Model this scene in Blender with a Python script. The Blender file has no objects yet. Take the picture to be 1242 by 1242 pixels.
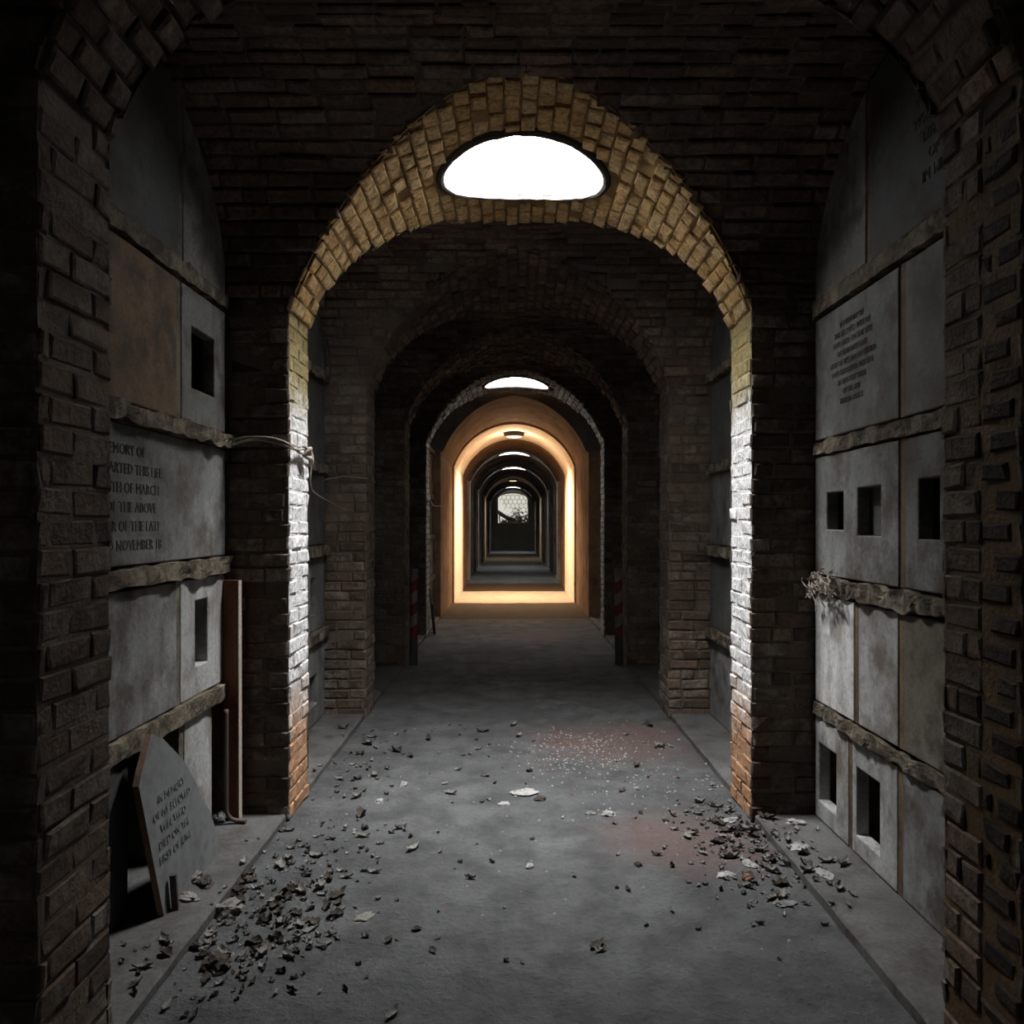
import bpy, bmesh, math, random
from mathutils import Vector, Matrix, noise
random.seed(7)
C = bpy.context.scene.collection
sc = bpy.context.scene
PI = math.pi

# ------------------------------------------------------------------ camera, world, light, exposure
CAMX, CAMZ, F = -0.042, 1.52, 948.0
cam = bpy.data.objects.new('camera', bpy.data.cameras.new('camera')); C.objects.link(cam)
cam.location = (CAMX, 0, CAMZ); cam.rotation_euler = (PI/2, 0, 0)
cam.data.sensor_width = 36; cam.data.lens = F/1242*36; cam.data.shift_y = 14/1242
cam.data.clip_start = 0.02
sc.camera = cam
w = bpy.data.worlds.new('overcast_sky'); sc.world = w; w.use_nodes = True
w.node_tree.nodes['Background'].inputs[0].default_value = (0.93, 0.90, 0.83, 1)
w.node_tree.nodes['Background'].inputs[1].default_value = 0.80
sc.view_settings.view_transform = 'Standard'; sc.view_settings.look = 'None'
sc.view_settings.gamma = 1; sc.view_settings.use_curve_mapping = False
sc.view_settings.exposure = 0.0
cy = sc.cycles
cy.max_bounces = 12; cy.diffuse_bounces = 7; cy.glossy_bounces = 2; cy.sample_clamp_indirect = 3.0
cy.caustics_reflective = False; cy.caustics_refractive = False

SHAFT_R, SHAFT_H, SHAFT_Y = 0.43, 0.84, 0.87
def daylight(y, power, name='skylight_daylight'):            # sky light entering at the top of a shaft
    l = bpy.data.lights.new(name, 'AREA'); l.shape = 'ELLIPSE'; l.size = 2*SHAFT_R*0.98; l.size_y = l.size*SHAFT_Y
    l.energy = power; l.color = (0.97, 0.985, 1.0)
    o = bpy.data.objects.new(name, l); C.objects.link(o)
    o.location = (0.02, y, 3.4 + SHAFT_H)
    return o
SKY = [(4.235, 440), (10.6, 62), (21.3, 90), (26.9, 130), (41.2, 150), (-2.11, 60)]
for y, p in SKY: daylight(y, p)
LAMP_Y = 16.2
def warm_lamp(y, power, z=3.28):
    l = bpy.data.lights.new('bulkhead_lamp_light', 'AREA'); l.shape = 'DISK'; l.size = 0.3
    l.energy = power; l.color = (1.0, 0.75, 0.50); l.spread = math.radians(128)
    o = bpy.data.objects.new('bulkhead_lamp_light', l); C.objects.link(o)
    o.location = (0, y, z)
warm_lamp(LAMP_Y, 210)
_p = bpy.data.lights.new('bulkhead_lamp_bulb', 'POINT'); _p.energy = 32; _p.color = (1.0, 0.75, 0.50); _p.shadow_soft_size = .05
_po = bpy.data.objects.new('bulkhead_lamp_bulb', _p); C.objects.link(_po); _po.location = (0, LAMP_Y, 3.20)
warm_lamp(33.7, 40)

# ------------------------------------------------------------------ materials
def mat(name):
    m = bpy.data.materials.new(name); m.use_nodes = True
    nt = m.node_tree; b = nt.nodes['Principled BSDF']; b.inputs['Specular IOR Level'].default_value = 0.15
    b.inputs['Roughness'].default_value = 0.9
    return m, nt, b
class N:
    def __init__(s, nt): s.nt = nt
    def new(s, t, **k):
        n = s.nt.nodes.new(t)
        for a, v in k.items(): setattr(n, a, v)
        return n
    def link(s, a, b): s.nt.links.new(a, b)
    def pos(s, kind='world', scale=(1, 1, 1)):
        if kind == 'world': o = s.new('ShaderNodeNewGeometry').outputs['Position']
        else: o = s.new('ShaderNodeTexCoord').outputs['Object']
        mp = s.new('ShaderNodeMapping'); mp.inputs['Scale'].default_value = scale
        s.link(o, mp.inputs[0]); return mp.outputs[0]
    def noise(s, vec, scale, detail=5, rough=.6):
        n = s.new('ShaderNodeTexNoise'); n.inputs['Scale'].default_value = scale
        n.inputs['Detail'].default_value = detail; n.inputs['Roughness'].default_value = rough
        s.link(vec, n.inputs['Vector']); return n.outputs['Fac']
    def ramp(s, fac, pts):
        r = s.new('ShaderNodeValToRGB'); e = r.color_ramp.elements
        while len(e) < len(pts): e.new(0.5)
        for i, (p, c) in enumerate(pts):
            e[i].position = p; e[i].color = (c[0], c[1], c[2], 1) if not isinstance(c, (int, float)) else (c, c, c, 1)
        s.link(fac, r.inputs[0]); return r.outputs[0]
    def mix(s, fac, a, b, mode='MIX'):
        m = s.new('ShaderNodeMix', data_type='RGBA', blend_type=mode)
        for i, v in ((0, fac), (6, a), (7, b)):
            if hasattr(v, 'is_output') or isinstance(v, bpy.types.NodeSocket): s.link(v, m.inputs[i])
            elif i == 0: m.inputs[0].default_value = v
            else: m.inputs[i].default_value = (v[0], v[1], v[2], 1)
        return m.outputs[2]
    def math(s, op, a, b=0.0, clamp=False):
        m = s.new('ShaderNodeMath', operation=op); m.use_clamp = clamp
        for i, v in enumerate((a, b)):
            if isinstance(v, bpy.types.NodeSocket): s.link(v, m.inputs[i])
            else: m.inputs[i].default_value = v
        return m.outputs[0]
    def bump(s, h, bsdf, strength=.5, dist=.01):
        b = s.new('ShaderNodeBump'); b.inputs['Strength'].default_value = strength; b.inputs['Distance'].default_value = dist
        s.link(h, b.inputs['Height']); s.link(b.outputs[0], bsdf.inputs['Normal'])

def brick_mat(name, dark, mid, light, soot=.6, lime=0.0, bands=False):
    m, nt, b = mat(name); n = N(nt); P = n.pos()
    at = n.new('ShaderNodeAttribute', attribute_name='tint')
    sp = n.new('ShaderNodeSeparateColor'); n.link(at.outputs['Color'], sp.inputs[0])
    col = n.ramp(sp.outputs[0], [(0, dark), (.5, mid), (1, light)])
    fine = n.noise(P, 38, 6, .7); big = n.noise(P, 2.2, 4, .6); sm = n.noise(P, 9, 5, .65)
    if bands:      # lime-washed jamb: bare brick at the foot, white lime in the middle, ochre algae above
        xyz = n.new('ShaderNodeSeparateXYZ'); n.link(P, xyz.inputs[0])
        zz = n.math('ADD', xyz.outputs[2], n.math('MULTIPLY', n.math('SUBTRACT', sm, .5), .55))
        zf = n.math('DIVIDE', zz, 3.6)
        orange = n.mix(sp.outputs[0], (.42, .23, .125), (.58, .34, .20))
        white = n.mix(sp.outputs[0], (.76, .74, .72), (.88, .865, .85))
        green = n.mix(sp.outputs[0], (.30, .235, .105), (.44, .355, .175))
        f1 = n.ramp(zf, [(.11, 0), (.21, 1)]); f2 = n.ramp(zf, [(.565, 0), (.63, 1)]); f3 = n.ramp(zf, [(.72, 0), (.76, 1)])
        lw = n.mix(f1, orange, white); chip = n.ramp(fine, [(.30, 1), (.38, 0)])
        lw = n.mix(chip, lw, (.22, .17, .13))
        col2 = n.mix(f2, lw, green); col = n.mix(f3, col2, col)
    if lime > 0:
        lf = n.ramp(n.math('ADD', sm, n.math('MULTIPLY', sp.outputs[1], .25)), [(.62, 0), (.78, lime)])
        col = n.mix(lf, col, (.34, .30, .26))
    if soot > 0:
        sf = n.ramp(big, [(.38, soot), (.62, 0)])
        col = n.mix(sf, col, (.028, .022, .019))
    col = n.mix(n.ramp(fine, [(.35, .6), (.58, 0)]), col, (.04, .03, .025))
    n.link(col, b.inputs['Base Color'])
    n.bump(n.math('ADD', fine, sm), b, .7, .012)
    return m
def plain_mat(name, c1, c2, scale=6, stain=None, stain_lo=.5, stain_hi=.7, streak=None, kind='object', bump=.25, spec=.15, rough=.85, grime=None):
    m, nt, b = mat(name); n = N(nt); P = n.pos(kind)
    if kind == 'object':
        oi = n.new('ShaderNodeObjectInfo'); ad = n.new('ShaderNodeVectorMath', operation='ADD')
        cmb = n.new('ShaderNodeCombineXYZ'); r = n.math('MULTIPLY', oi.outputs['Random'], 40)
        for i in range(3): n.link(r, cmb.inputs[i])
        n.link(P, ad.inputs[0]); n.link(cmb.outputs[0], ad.inputs[1]); P = ad.outputs[0]
    big = n.noise(P, scale*.35, 5, .6); fine = n.noise(P, scale*7, 6, .65)
    col = n.mix(n.ramp(big, [(.3, 0), (.7, 1)]), c1, c2)
    if stain: col = n.mix(n.ramp(n.noise(P, scale*.6, 6, .7), [(stain_lo, 0), (stain_hi, .85)]), col, stain)
    if streak:
        mp = n.new('ShaderNodeMapping'); mp.inputs['Scale'].default_value = (5, 5, .9); n.link(P, mp.inputs[0])
        col = n.mix(n.ramp(n.noise(mp.outputs[0], 2.2, 4, .6), [(.48, 0), (.75, .65)]), col, streak)
    col = n.mix(n.ramp(fine, [(.35, .35), (.55, 0)]), col, grime or (c1[0]*.35, c1[1]*.33, c1[2]*.3))
    n.link(col, b.inputs['Base Color']); b.inputs['Specular IOR Level'].default_value = spec; b.inputs['Roughness'].default_value = rough
    n.bump(n.math('ADD', fine, big), b, bump, .01)
    return m

M_BRICK = brick_mat('brown_brick', (.10, .066, .048), (.19, .125, .09), (.30, .205, .15), .6, .4)
M_PIER = brick_mat('pier_brick', (.07, .048, .035), (.145, .10, .071), (.24, .173, .124), .5, .6)
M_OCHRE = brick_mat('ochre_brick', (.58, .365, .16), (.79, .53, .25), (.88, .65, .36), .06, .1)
M_JAMB = brick_mat('limewashed_jamb_brick', (.46, .30, .135), (.60, .42, .21), (.70, .53, .30), 0, 0, True)
M_SOOT = brick_mat('sooty_brick', (.018, .013, .011), (.03, .021, .017), (.05, .035, .028), .3, 0)
M_JAMBBASE = brick_mat('limewashed_jamb_mortar', (.10, .065, .035), (.13, .085, .045), (.17, .11, .06), 0, 0, True)
M_MORTAR = plain_mat('dark_mortar', (.085, .066, .052), (.145, .115, .09), 7, kind='world', bump=.6)
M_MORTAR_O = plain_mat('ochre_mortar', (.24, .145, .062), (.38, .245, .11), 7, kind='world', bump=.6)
M_MORTAR_B = plain_mat('brown_mortar', (.085, .052, .026), (.14, .09, .046), 7, (.05, .035, .025), .5, .7, kind='world', bump=.6)
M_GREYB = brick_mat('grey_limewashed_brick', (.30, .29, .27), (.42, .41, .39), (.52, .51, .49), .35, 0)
M_FAR = plain_mat('far_brick_unlit', (.10, .085, .075), (.19, .17, .155), 4, (.05, .04, .035), kind='world', bump=.5)  # darker copy of the far brick, shade put into its colour
M_FARLIT = plain_mat('far_brick_lit', (.35, .34, .33), (.52, .50, .48), 4, (.20, .17, .15), kind='world', bump=.5)
M_PLASTER = plain_mat('warm_plaster', (.62, .52, .42), (.78, .68, .57), 5, (.30, .18, .10), .58, .72, kind='world', bump=.4)
M_PASSAGE = plain_mat('brown_passage_brick', (.17, .10, .058), (.28, .175, .105), 6, (.07, .042, .026), .48, .68, kind='world', bump=.7)
M_WALL = plain_mat('dark_back_wall', (.05, .045, .04), (.09, .08, .07), 4, kind='world')
M_WHITE = plain_mat('whitewashed_shaft', (.80, .80, .79), (.88, .88, .87), 4, (.52, .51, .50), .56, .74, kind='world', bump=.3, grime=(.55, .54, .53))
M_RIM = plain_mat('sooty_rim', (.05, .045, .04), (.10, .085, .07), 8, kind='world')
M_PALE = plain_mat('pale_marble', (.52, .515, .50), (.72, .715, .70), 7, (.20, .16, .12), .50, .68, (.24, .205, .17))
M_GREY = plain_mat('grey_marble', (.13, .13, .126), (.27, .27, .262), 7, (.06, .047, .035), .46, .64, (.075, .065, .055))
M_MID = plain_mat('worn_marble', (.30, .30, .29), (.45, .445, .43), 7, (.11, .085, .06), .48, .66, (.11, .09, .07))
M_SLATE = plain_mat('dark_slate', (.05, .05, .05), (.105, .105, .105), 7, (.04, .033, .027), .46, .64)
M_RUST = plain_mat('rust_stained_stone', (.10, .065, .037), (.19, .135, .085), 9, (.035, .026, .02), .44, .6, (.05, .033, .022))
M_MOSS = plain_mat('mossy_brown_stone', (.10, .09, .07), (.20, .18, .145), 5, (.035, .03, .025), .48, .6)
M_LEDGE = plain_mat('ledge_stone', (.10, .08, .055), (.30, .26, .195), 16, (.035, .024, .017), .42, .56, bump=.9)
M_SLAB = plain_mat('slab_marble', (.13, .132, .132), (.18, .183, .183), 2.5, (.10, .098, .095), .55, .75, bump=.12)
M_SLABEDGE = plain_mat('slab_broken_edge', (.20, .13, .09), (.27, .18, .13), 9)
M_INK = plain_mat('faded_lettering', (.055, .052, .05), (.09, .087, .083), 12)
M_FAINT = plain_mat('worn_lettering', (.122, .122, .122), (.166, .166, .166), 12)
M_WOOD = plain_mat('red_brown_timber', (.15, .060, .035), (.21, .09, .052), 6, (.08, .035, .02), .55, .7, (.09, .035, .02))
M_WOODEDGE = plain_mat('timber_edge_lit', (.50, .42, .36), (.62, .53, .46), 9)  # timber edge with the light it catches put into the colour
M_DARKWOOD = plain_mat('dark_board', (.05, .04, .035), (.09, .075, .06), 8)
M_IRON = plain_mat('rusty_iron', (.07, .05, .04), (.12, .085, .065), 20, spec=.3, rough=.6)
M_ROPE = plain_mat('old_rope', (.33, .28, .23), (.46, .40, .34), 60, bump=.6)
M_LEAFA = plain_mat('dry_leaf_grey', (.13, .12, .108), (.25, .235, .215), 14)
M_LEAFB = plain_mat('dry_leaf_brown', (.035, .029, .024), (.075, .06, .05), 14)
M_CHIP = plain_mat('plaster_fragment', (.26, .255, .245), (.46, .45, .435), 24, (.12, .11, .10), .5, .66, bump=.8)
M_BRK = plain_mat('brick_fragment', (.20, .11, .08), (.32, .19, .14), 14, bump=.6)
M_RED = plain_mat('red_paint', (.12, .02, .02), (.18, .03, .028), 12)
M_WPAINT = plain_mat('white_paint', (.16, .155, .15), (.24, .235, .23), 12)
M_LAMP = plain_mat('lamp_housing', (.04, .04, .04), (.06, .06, .055), 10)
M_STEM = plain_mat('bramble_stem', (.05, .045, .03), (.09, .08, .055), 10)
M_LEAFG = plain_mat('bramble_leaf', (.07, .08, .045), (.14, .15, .09), 10)
M_LOG = plain_mat('weathered_log', (.09, .08, .065), (.16, .14, .115), 10)
M_LEAD = plain_mat('lead_lattice', (.10, .10, .09), (.15, .145, .13), 10)

def glass_mat():
    m = bpy.data.materials.new('dusty_window_glass'); m.use_nodes = True; nt = m.node_tree; n = N(nt)
    nt.nodes.remove(nt.nodes['Principled BSDF']); out = nt.nodes['Material Output']
    t = n.new('ShaderNodeBsdfTransparent'); d = n.new('ShaderNodeBsdfDiffuse'); mx = n.new('ShaderNodeMixShader')
    d.inputs[0].default_value = (.5, .48, .43, 1); t.inputs[0].default_value = (.95, .94, .9, 1)
    f = n.ramp(n.noise(n.pos(), 3, 5), [(.35, .02), (.75, .22)])
    n.link(f, mx.inputs[0]); n.link(t.outputs[0], mx.inputs[1]); n.link(d.outputs[0], mx.inputs[2]); n.link(mx.outputs[0], out.inputs[0])
    return m
M_GLASS = glass_mat()
def floor_mat():
    m, nt, b = mat('dusty_cement_floor'); n = N(nt); P = n.pos()
    big = n.noise(P, .9, 5, .6); med = n.noise(P, 4.5, 6, .65); fine = n.noise(P, 45, 6, .7)
    col = n.ramp(big, [(.3, (.082, .082, .083)), (.7, (.15, .15, .15))])
    col = n.mix(n.ramp(med, [(.36, .75), (.58, 0)]), col, (.055, .055, .055))
    col = n.mix(n.ramp(n.noise(P, 2.1, 5, .6), [(.56, 0), (.74, .5)]), col, (.22, .22, .22))
    for (cx, cyy, rx, ry) in ((.62, 5.45, .75, .5), (.78, 3.75, .5, .4), (.95, 5.75, .4, .3), (.35, 10.6, .5, .7)):    # spilt brick dust
        g = n.new('ShaderNodeMapping', vector_type='TEXTURE'); g.inputs['Location'].default_value = (cx, cyy, 0); g.inputs['Scale'].default_value = (rx, ry, 9)
        g.inputs['Rotation'].default_value = (0, 0, -.5)
        n.link(n.new('ShaderNodeNewGeometry').outputs['Position'], g.inputs[0])
        ln = n.new('ShaderNodeVectorMath', operation='LENGTH'); n.link(g.outputs[0], ln.inputs[0])
        f = n.math('ADD', ln.outputs['Value'], n.math('MULTIPLY', n.math('SUBTRACT', med, .5), 1.3))
        col = n.mix(n.ramp(f, [(.4, .62), (1.0, 0)]), col, (.155, .098, .085))
    sep = n.new('ShaderNodeSeparateXYZ'); n.link(P, sep.inputs[0])
    cl = n.ramp(n.math('DIVIDE', sep.outputs[1], 40.0), [(.318, 0), (.36, 1)])
    # clay pavers of the plastered bay; passages either side painted dark as light falloff
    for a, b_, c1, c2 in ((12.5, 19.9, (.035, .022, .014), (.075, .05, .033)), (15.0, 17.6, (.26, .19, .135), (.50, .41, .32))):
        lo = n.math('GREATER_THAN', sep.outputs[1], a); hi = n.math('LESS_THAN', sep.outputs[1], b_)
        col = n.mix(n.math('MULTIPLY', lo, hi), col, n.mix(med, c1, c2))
    col = n.mix(n.ramp(fine, [(.32, .5), (.5, 0)]), col, (.06, .06, .06))
    n.link(col, b.inputs['Base Color'])
    n.bump(n.math('ADD', n.math('MULTIPLY', med, 2.2), fine), b, .9, .03)
    return m
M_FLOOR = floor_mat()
M_KERB = plain_mat('kerb_slab_cement', (.07, .068, .066), (.125, .122, .118), 8, (.05, .04, .036), .48, .66, kind='world', bump=.5)

# ------------------------------------------------------------------ object helpers
def link(name, me, parent=None):
    o = bpy.data.objects.new(name, me); C.objects.link(o)
    if parent: o.parent = parent
    return o
def tag(o, label, cat, group=None, kind=None):
    o['label'] = label; o['category'] = cat
    if group: o['group'] = group
    if kind: o['kind'] = kind
    return o
def thing(name, loc, label, cat, group=None, rot=(0, 0, 0)):
    o = bpy.data.objects.new(name, None); C.objects.link(o); o.location = loc; o.rotation_euler = rot
    o.empty_display_size = .1
    return tag(o, label, cat, group)
def struct(o): o['kind'] = 'structure'; return o
class MB:
    """collects verts / faces / tints / material slots"""
    def __init__(s): s.v = []; s.f = []; s.t = []; s.mi = []; s.tint = (.5, .5, .5, 1); s.m = 0
    def add(s, vs, fs):
        b = len(s.v); s.v += [tuple(p) for p in vs]; s.t += [s.tint]*len(vs)
        s.f += [tuple(b+i for i in f) for f in fs]; s.mi += [s.m]*len(fs)
    def box(s, x0, x1, y0, y1, z0, z1):
        s.add([(x0,y0,z0),(x1,y0,z0),(x1,y1,z0),(x0,y1,z0),(x0,y0,z1),(x1,y0,z1),(x1,y1,z1),(x0,y1,z1)],
              [(3,2,1,0),(4,5,6,7),(0,1,5,4),(1,2,6,5),(2,3,7,6),(3,0,4,7)])
    def tube(s, pts, r, seg=8, cap=True):
        pts = [Vector(p) for p in pts]; vs = []; fs = []; up = Vector((.31, .17, .94)).normalized()
        for i, p in enumerate(pts):
            t = (pts[min(i+1, len(pts)-1)]-pts[max(i-1, 0)]).normalized()
            a = t.cross(up); a = a.normalized() if a.length > 1e-3 else t.cross(Vector((1,0,0))).normalized()
            b = t.cross(a); rr = r[i] if isinstance(r, (list, tuple)) else r
            vs += [p+(a*math.cos(2*PI*k/seg)+b*math.sin(2*PI*k/seg))*rr for k in range(seg)]
        for i in range(len(pts)-1):
            for k in range(seg):
                k2 = (k+1) % seg; fs.append((i*seg+k, i*seg+k2, (i+1)*seg+k2, (i+1)*seg+k))
        if cap: fs += [tuple(range(seg-1, -1, -1)), tuple((len(pts)-1)*seg+k for k in range(seg))]
        s.add(vs, fs)
    def grid(s, fn, nu, nv, skip=None):
        vs = [fn(i/nu, j/nv) for i in range(nu+1) for j in range(nv+1)]; fs = []
        for i in range(nu):
            for j in range(nv):
                q = (i*(nv+1)+j, (i+1)*(nv+1)+j, (i+1)*(nv+1)+j+1, i*(nv+1)+j+1)
                if skip:
                    c = sum((Vector(vs[k]) for k in q), Vector())/4
                    if skip(c): continue
                fs.append(q)
        s.add(vs, fs)
    def build(s, name, mats, parent=None, smooth=False, bevel=0):
        me = bpy.data.meshes.new(name); me.from_pydata(s.v, [], s.f)
        mats = mats if isinstance(mats, (list, tuple)) else [mats]
        for m in mats: me.materials.append(m)
        me.polygons.foreach_set('material_index', s.mi)
        a = me.color_attributes.new('tint', 'FLOAT_COLOR', 'POINT')
        a.data.foreach_set('color', [c for t in s.t for c in t])
        if smooth: me.polygons.foreach_set('use_smooth', [True]*len(s.f))
        me.update(); o = link(name, me, parent)
        if bevel:
            md = o.modifiers.new('bevel', 'BEVEL'); md.width = bevel; md.segments = 2; md.limit_method = 'ANGLE'
        return o
rnd = random.uniform
def lay_brick(mb, surf, s0, s1, t0, t1, h, ch=.009, jit=.005):
    """one weathered brick on surf(s,t)->(point, normal into the room)"""
    tn = (random.betavariate(2, 2), random.random(), random.random(), 1); mb.tint = tn
    cs = [(s0, t0), (s1, t0), (s1, t1), (s0, t1)]; sm, tm = (s0+s1)/2, (t0+t1)/2
    vs = []
    js = [(rnd(-jit, jit), rnd(-jit, jit)*.8, rnd(-.005, .005)) for _ in cs]
    for lvl in range(3):
        for (a, b), (ja, jb, jh) in zip(cs, js):
            a2, b2 = a+ja, b+jb
            if lvl == 2:
                a2 += (ch*1.3 if a < sm else -ch*1.3); b2 += (ch if b < tm else -ch)
            p, nn = surf(a2, b2)
            off = (-.012, h-ch*.8, h)[lvl] + (jh if lvl else 0)
            vs.append(p + nn*off)
    fs = []
    for l in range(2):
        for k in range(4):
            k2 = (k+1) % 4; fs.append((l*4+k, l*4+k2, l*4+4+k2, l*4+4+k))
    fs.append((8, 9, 10, 11)); mb.add(vs, fs)
def lay(mb, surf, rows, L, joint=.011, h=(.006, .022), miss=.03, ch=.009, header=.0):
    for i, (t0, t1, ivs) in enumerate(rows):
        ofs = (i % 2)*L*.5 + rnd(-.02, .02)
        for (a, b) in ivs:
            if b-a < .03: continue
            s = math.floor((a-ofs)/L)*L+ofs
            while s < b:
                l = L
                if header and random.random() < header: l = L*.5
                x0, x1 = max(a, s+joint/2), min(b, s+l-joint/2)
                if x1-x0 > .028 and random.random() > miss:
                    lay_brick(mb, surf, x0, x1, t0+joint/2, t1-joint/2, rnd(*h), ch)
                s += l
def courses(t0, t1, ch):
    n = max(1, round((t1-t0)/ch)); d = (t1-t0)/n
    return [(t0+i*d, t0+(i+1)*d) for i in range(n)]

# ------------------------------------------------------------------ the vaulted corridor
WD, ZS, RC, ZC = 1.185, 2.61, 1.25, 2.207      # corridor half width, spring height, arch radius and centre height
ZV, HV, HW = 2.67, 0.815, 1.85                  # bay vault spring, rise, half length
ARCHES = [(-2.30, -1.93), (-.20, .17), (1.88, 2.215), (4.0, 4.37), (6.10, 6.48), (8.30, 8.68), (10.40, 10.78), (12.5, 15.0), (15.0, 17.6), (17.6, 19.9),
          (21.1, 21.5), (23.0, 23.4), (24.9, 25.3), (26.7, 27.1), (28.8, 29.2), (30.7, 31.1), (32.6, 34.8), (36.9, 37.3), (39.0, 39.4), (41.0, 41.4), (43.2, 43.6)]
YBEG, YEND = -3.9, 45.4
HOLES = {3: 4.235, 6: 10.6, 10: 21.3, 13: 26.9, 19: 41.2, 0: -2.11}
HX = 0.02
def bays():
    r = []; prev = YBEG
    for i, (a, b) in enumerate(ARCHES):
        if a-prev > .05: r.append((prev, a, i-1, i))
        prev = b
    r.append((prev, YEND, len(ARCHES)-1, None)); return r
BAYS = bays()
def bay_of(i, side):
    for b in BAYS:
        if (side < 0 and b[3] == i) or (side > 0 and b[2] == i): return b
def groin(bay, z, side):
    """y where the bay vault meets height z, on the face of the arch"""
    y0, y1 = bay[0], bay[1]; yc, hf = (y0+y1)/2, (y1-y0)/2
    k = 0 if z <= ZV else min(1, (z-ZV)/HV)
    return yc + (hf if side < 0 else -hf)*math.sqrt(1-k*k)
def yr(i, z):
    a, b = ARCHES[i]; bf, bb = bay_of(i, -1), bay_of(i, 1)
    return (groin(bf, z, -1) if bf else a), (groin(bb, z, 1) if bb else b)
LIT = set(HOLES)
TH0 = math.asin((ZS-ZC)/RC)
ORD = {2: 'nearest brick arch, framing the picture', 3: 'second brick arch, ochre soffit under the near skylight and white limewashed jambs',
       4: 'dark unlit brick arch just beyond the first skylight arch', 5: 'dark brick arch with a striped post on either side',
       6: 'grey-edged brick arch below the second skylight', 7: 'brown brick barrel arch leading up to the orange lit plaster arch',
       8: 'bright orange lit plastered arch in mid corridor', 9: 'dim brown arch just behind the orange lit plaster arch',
       10: 'arch under the first skylight beyond the orange light', 13: 'grey arch under the middle skylight beyond the orange light',
       16: 'pinkish lit arch deep in the corridor with a small ceiling lamp', 19: 'arch under the farthest skylight near the end window',
       11: 'nearer of the two dark arches between third and fourth skylight', 12: 'farther of the two dark arches between third and fourth skylight',
       14: 'dark arch just behind the fourth skylight', 15: 'dark arch just before the pinkish lit deep arch',
       17: 'dark arch just behind the pinkish lit deep arch', 18: 'dark arch just before the farthest skylight',
       20: 'last arch in front of the end wall window'}
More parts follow.
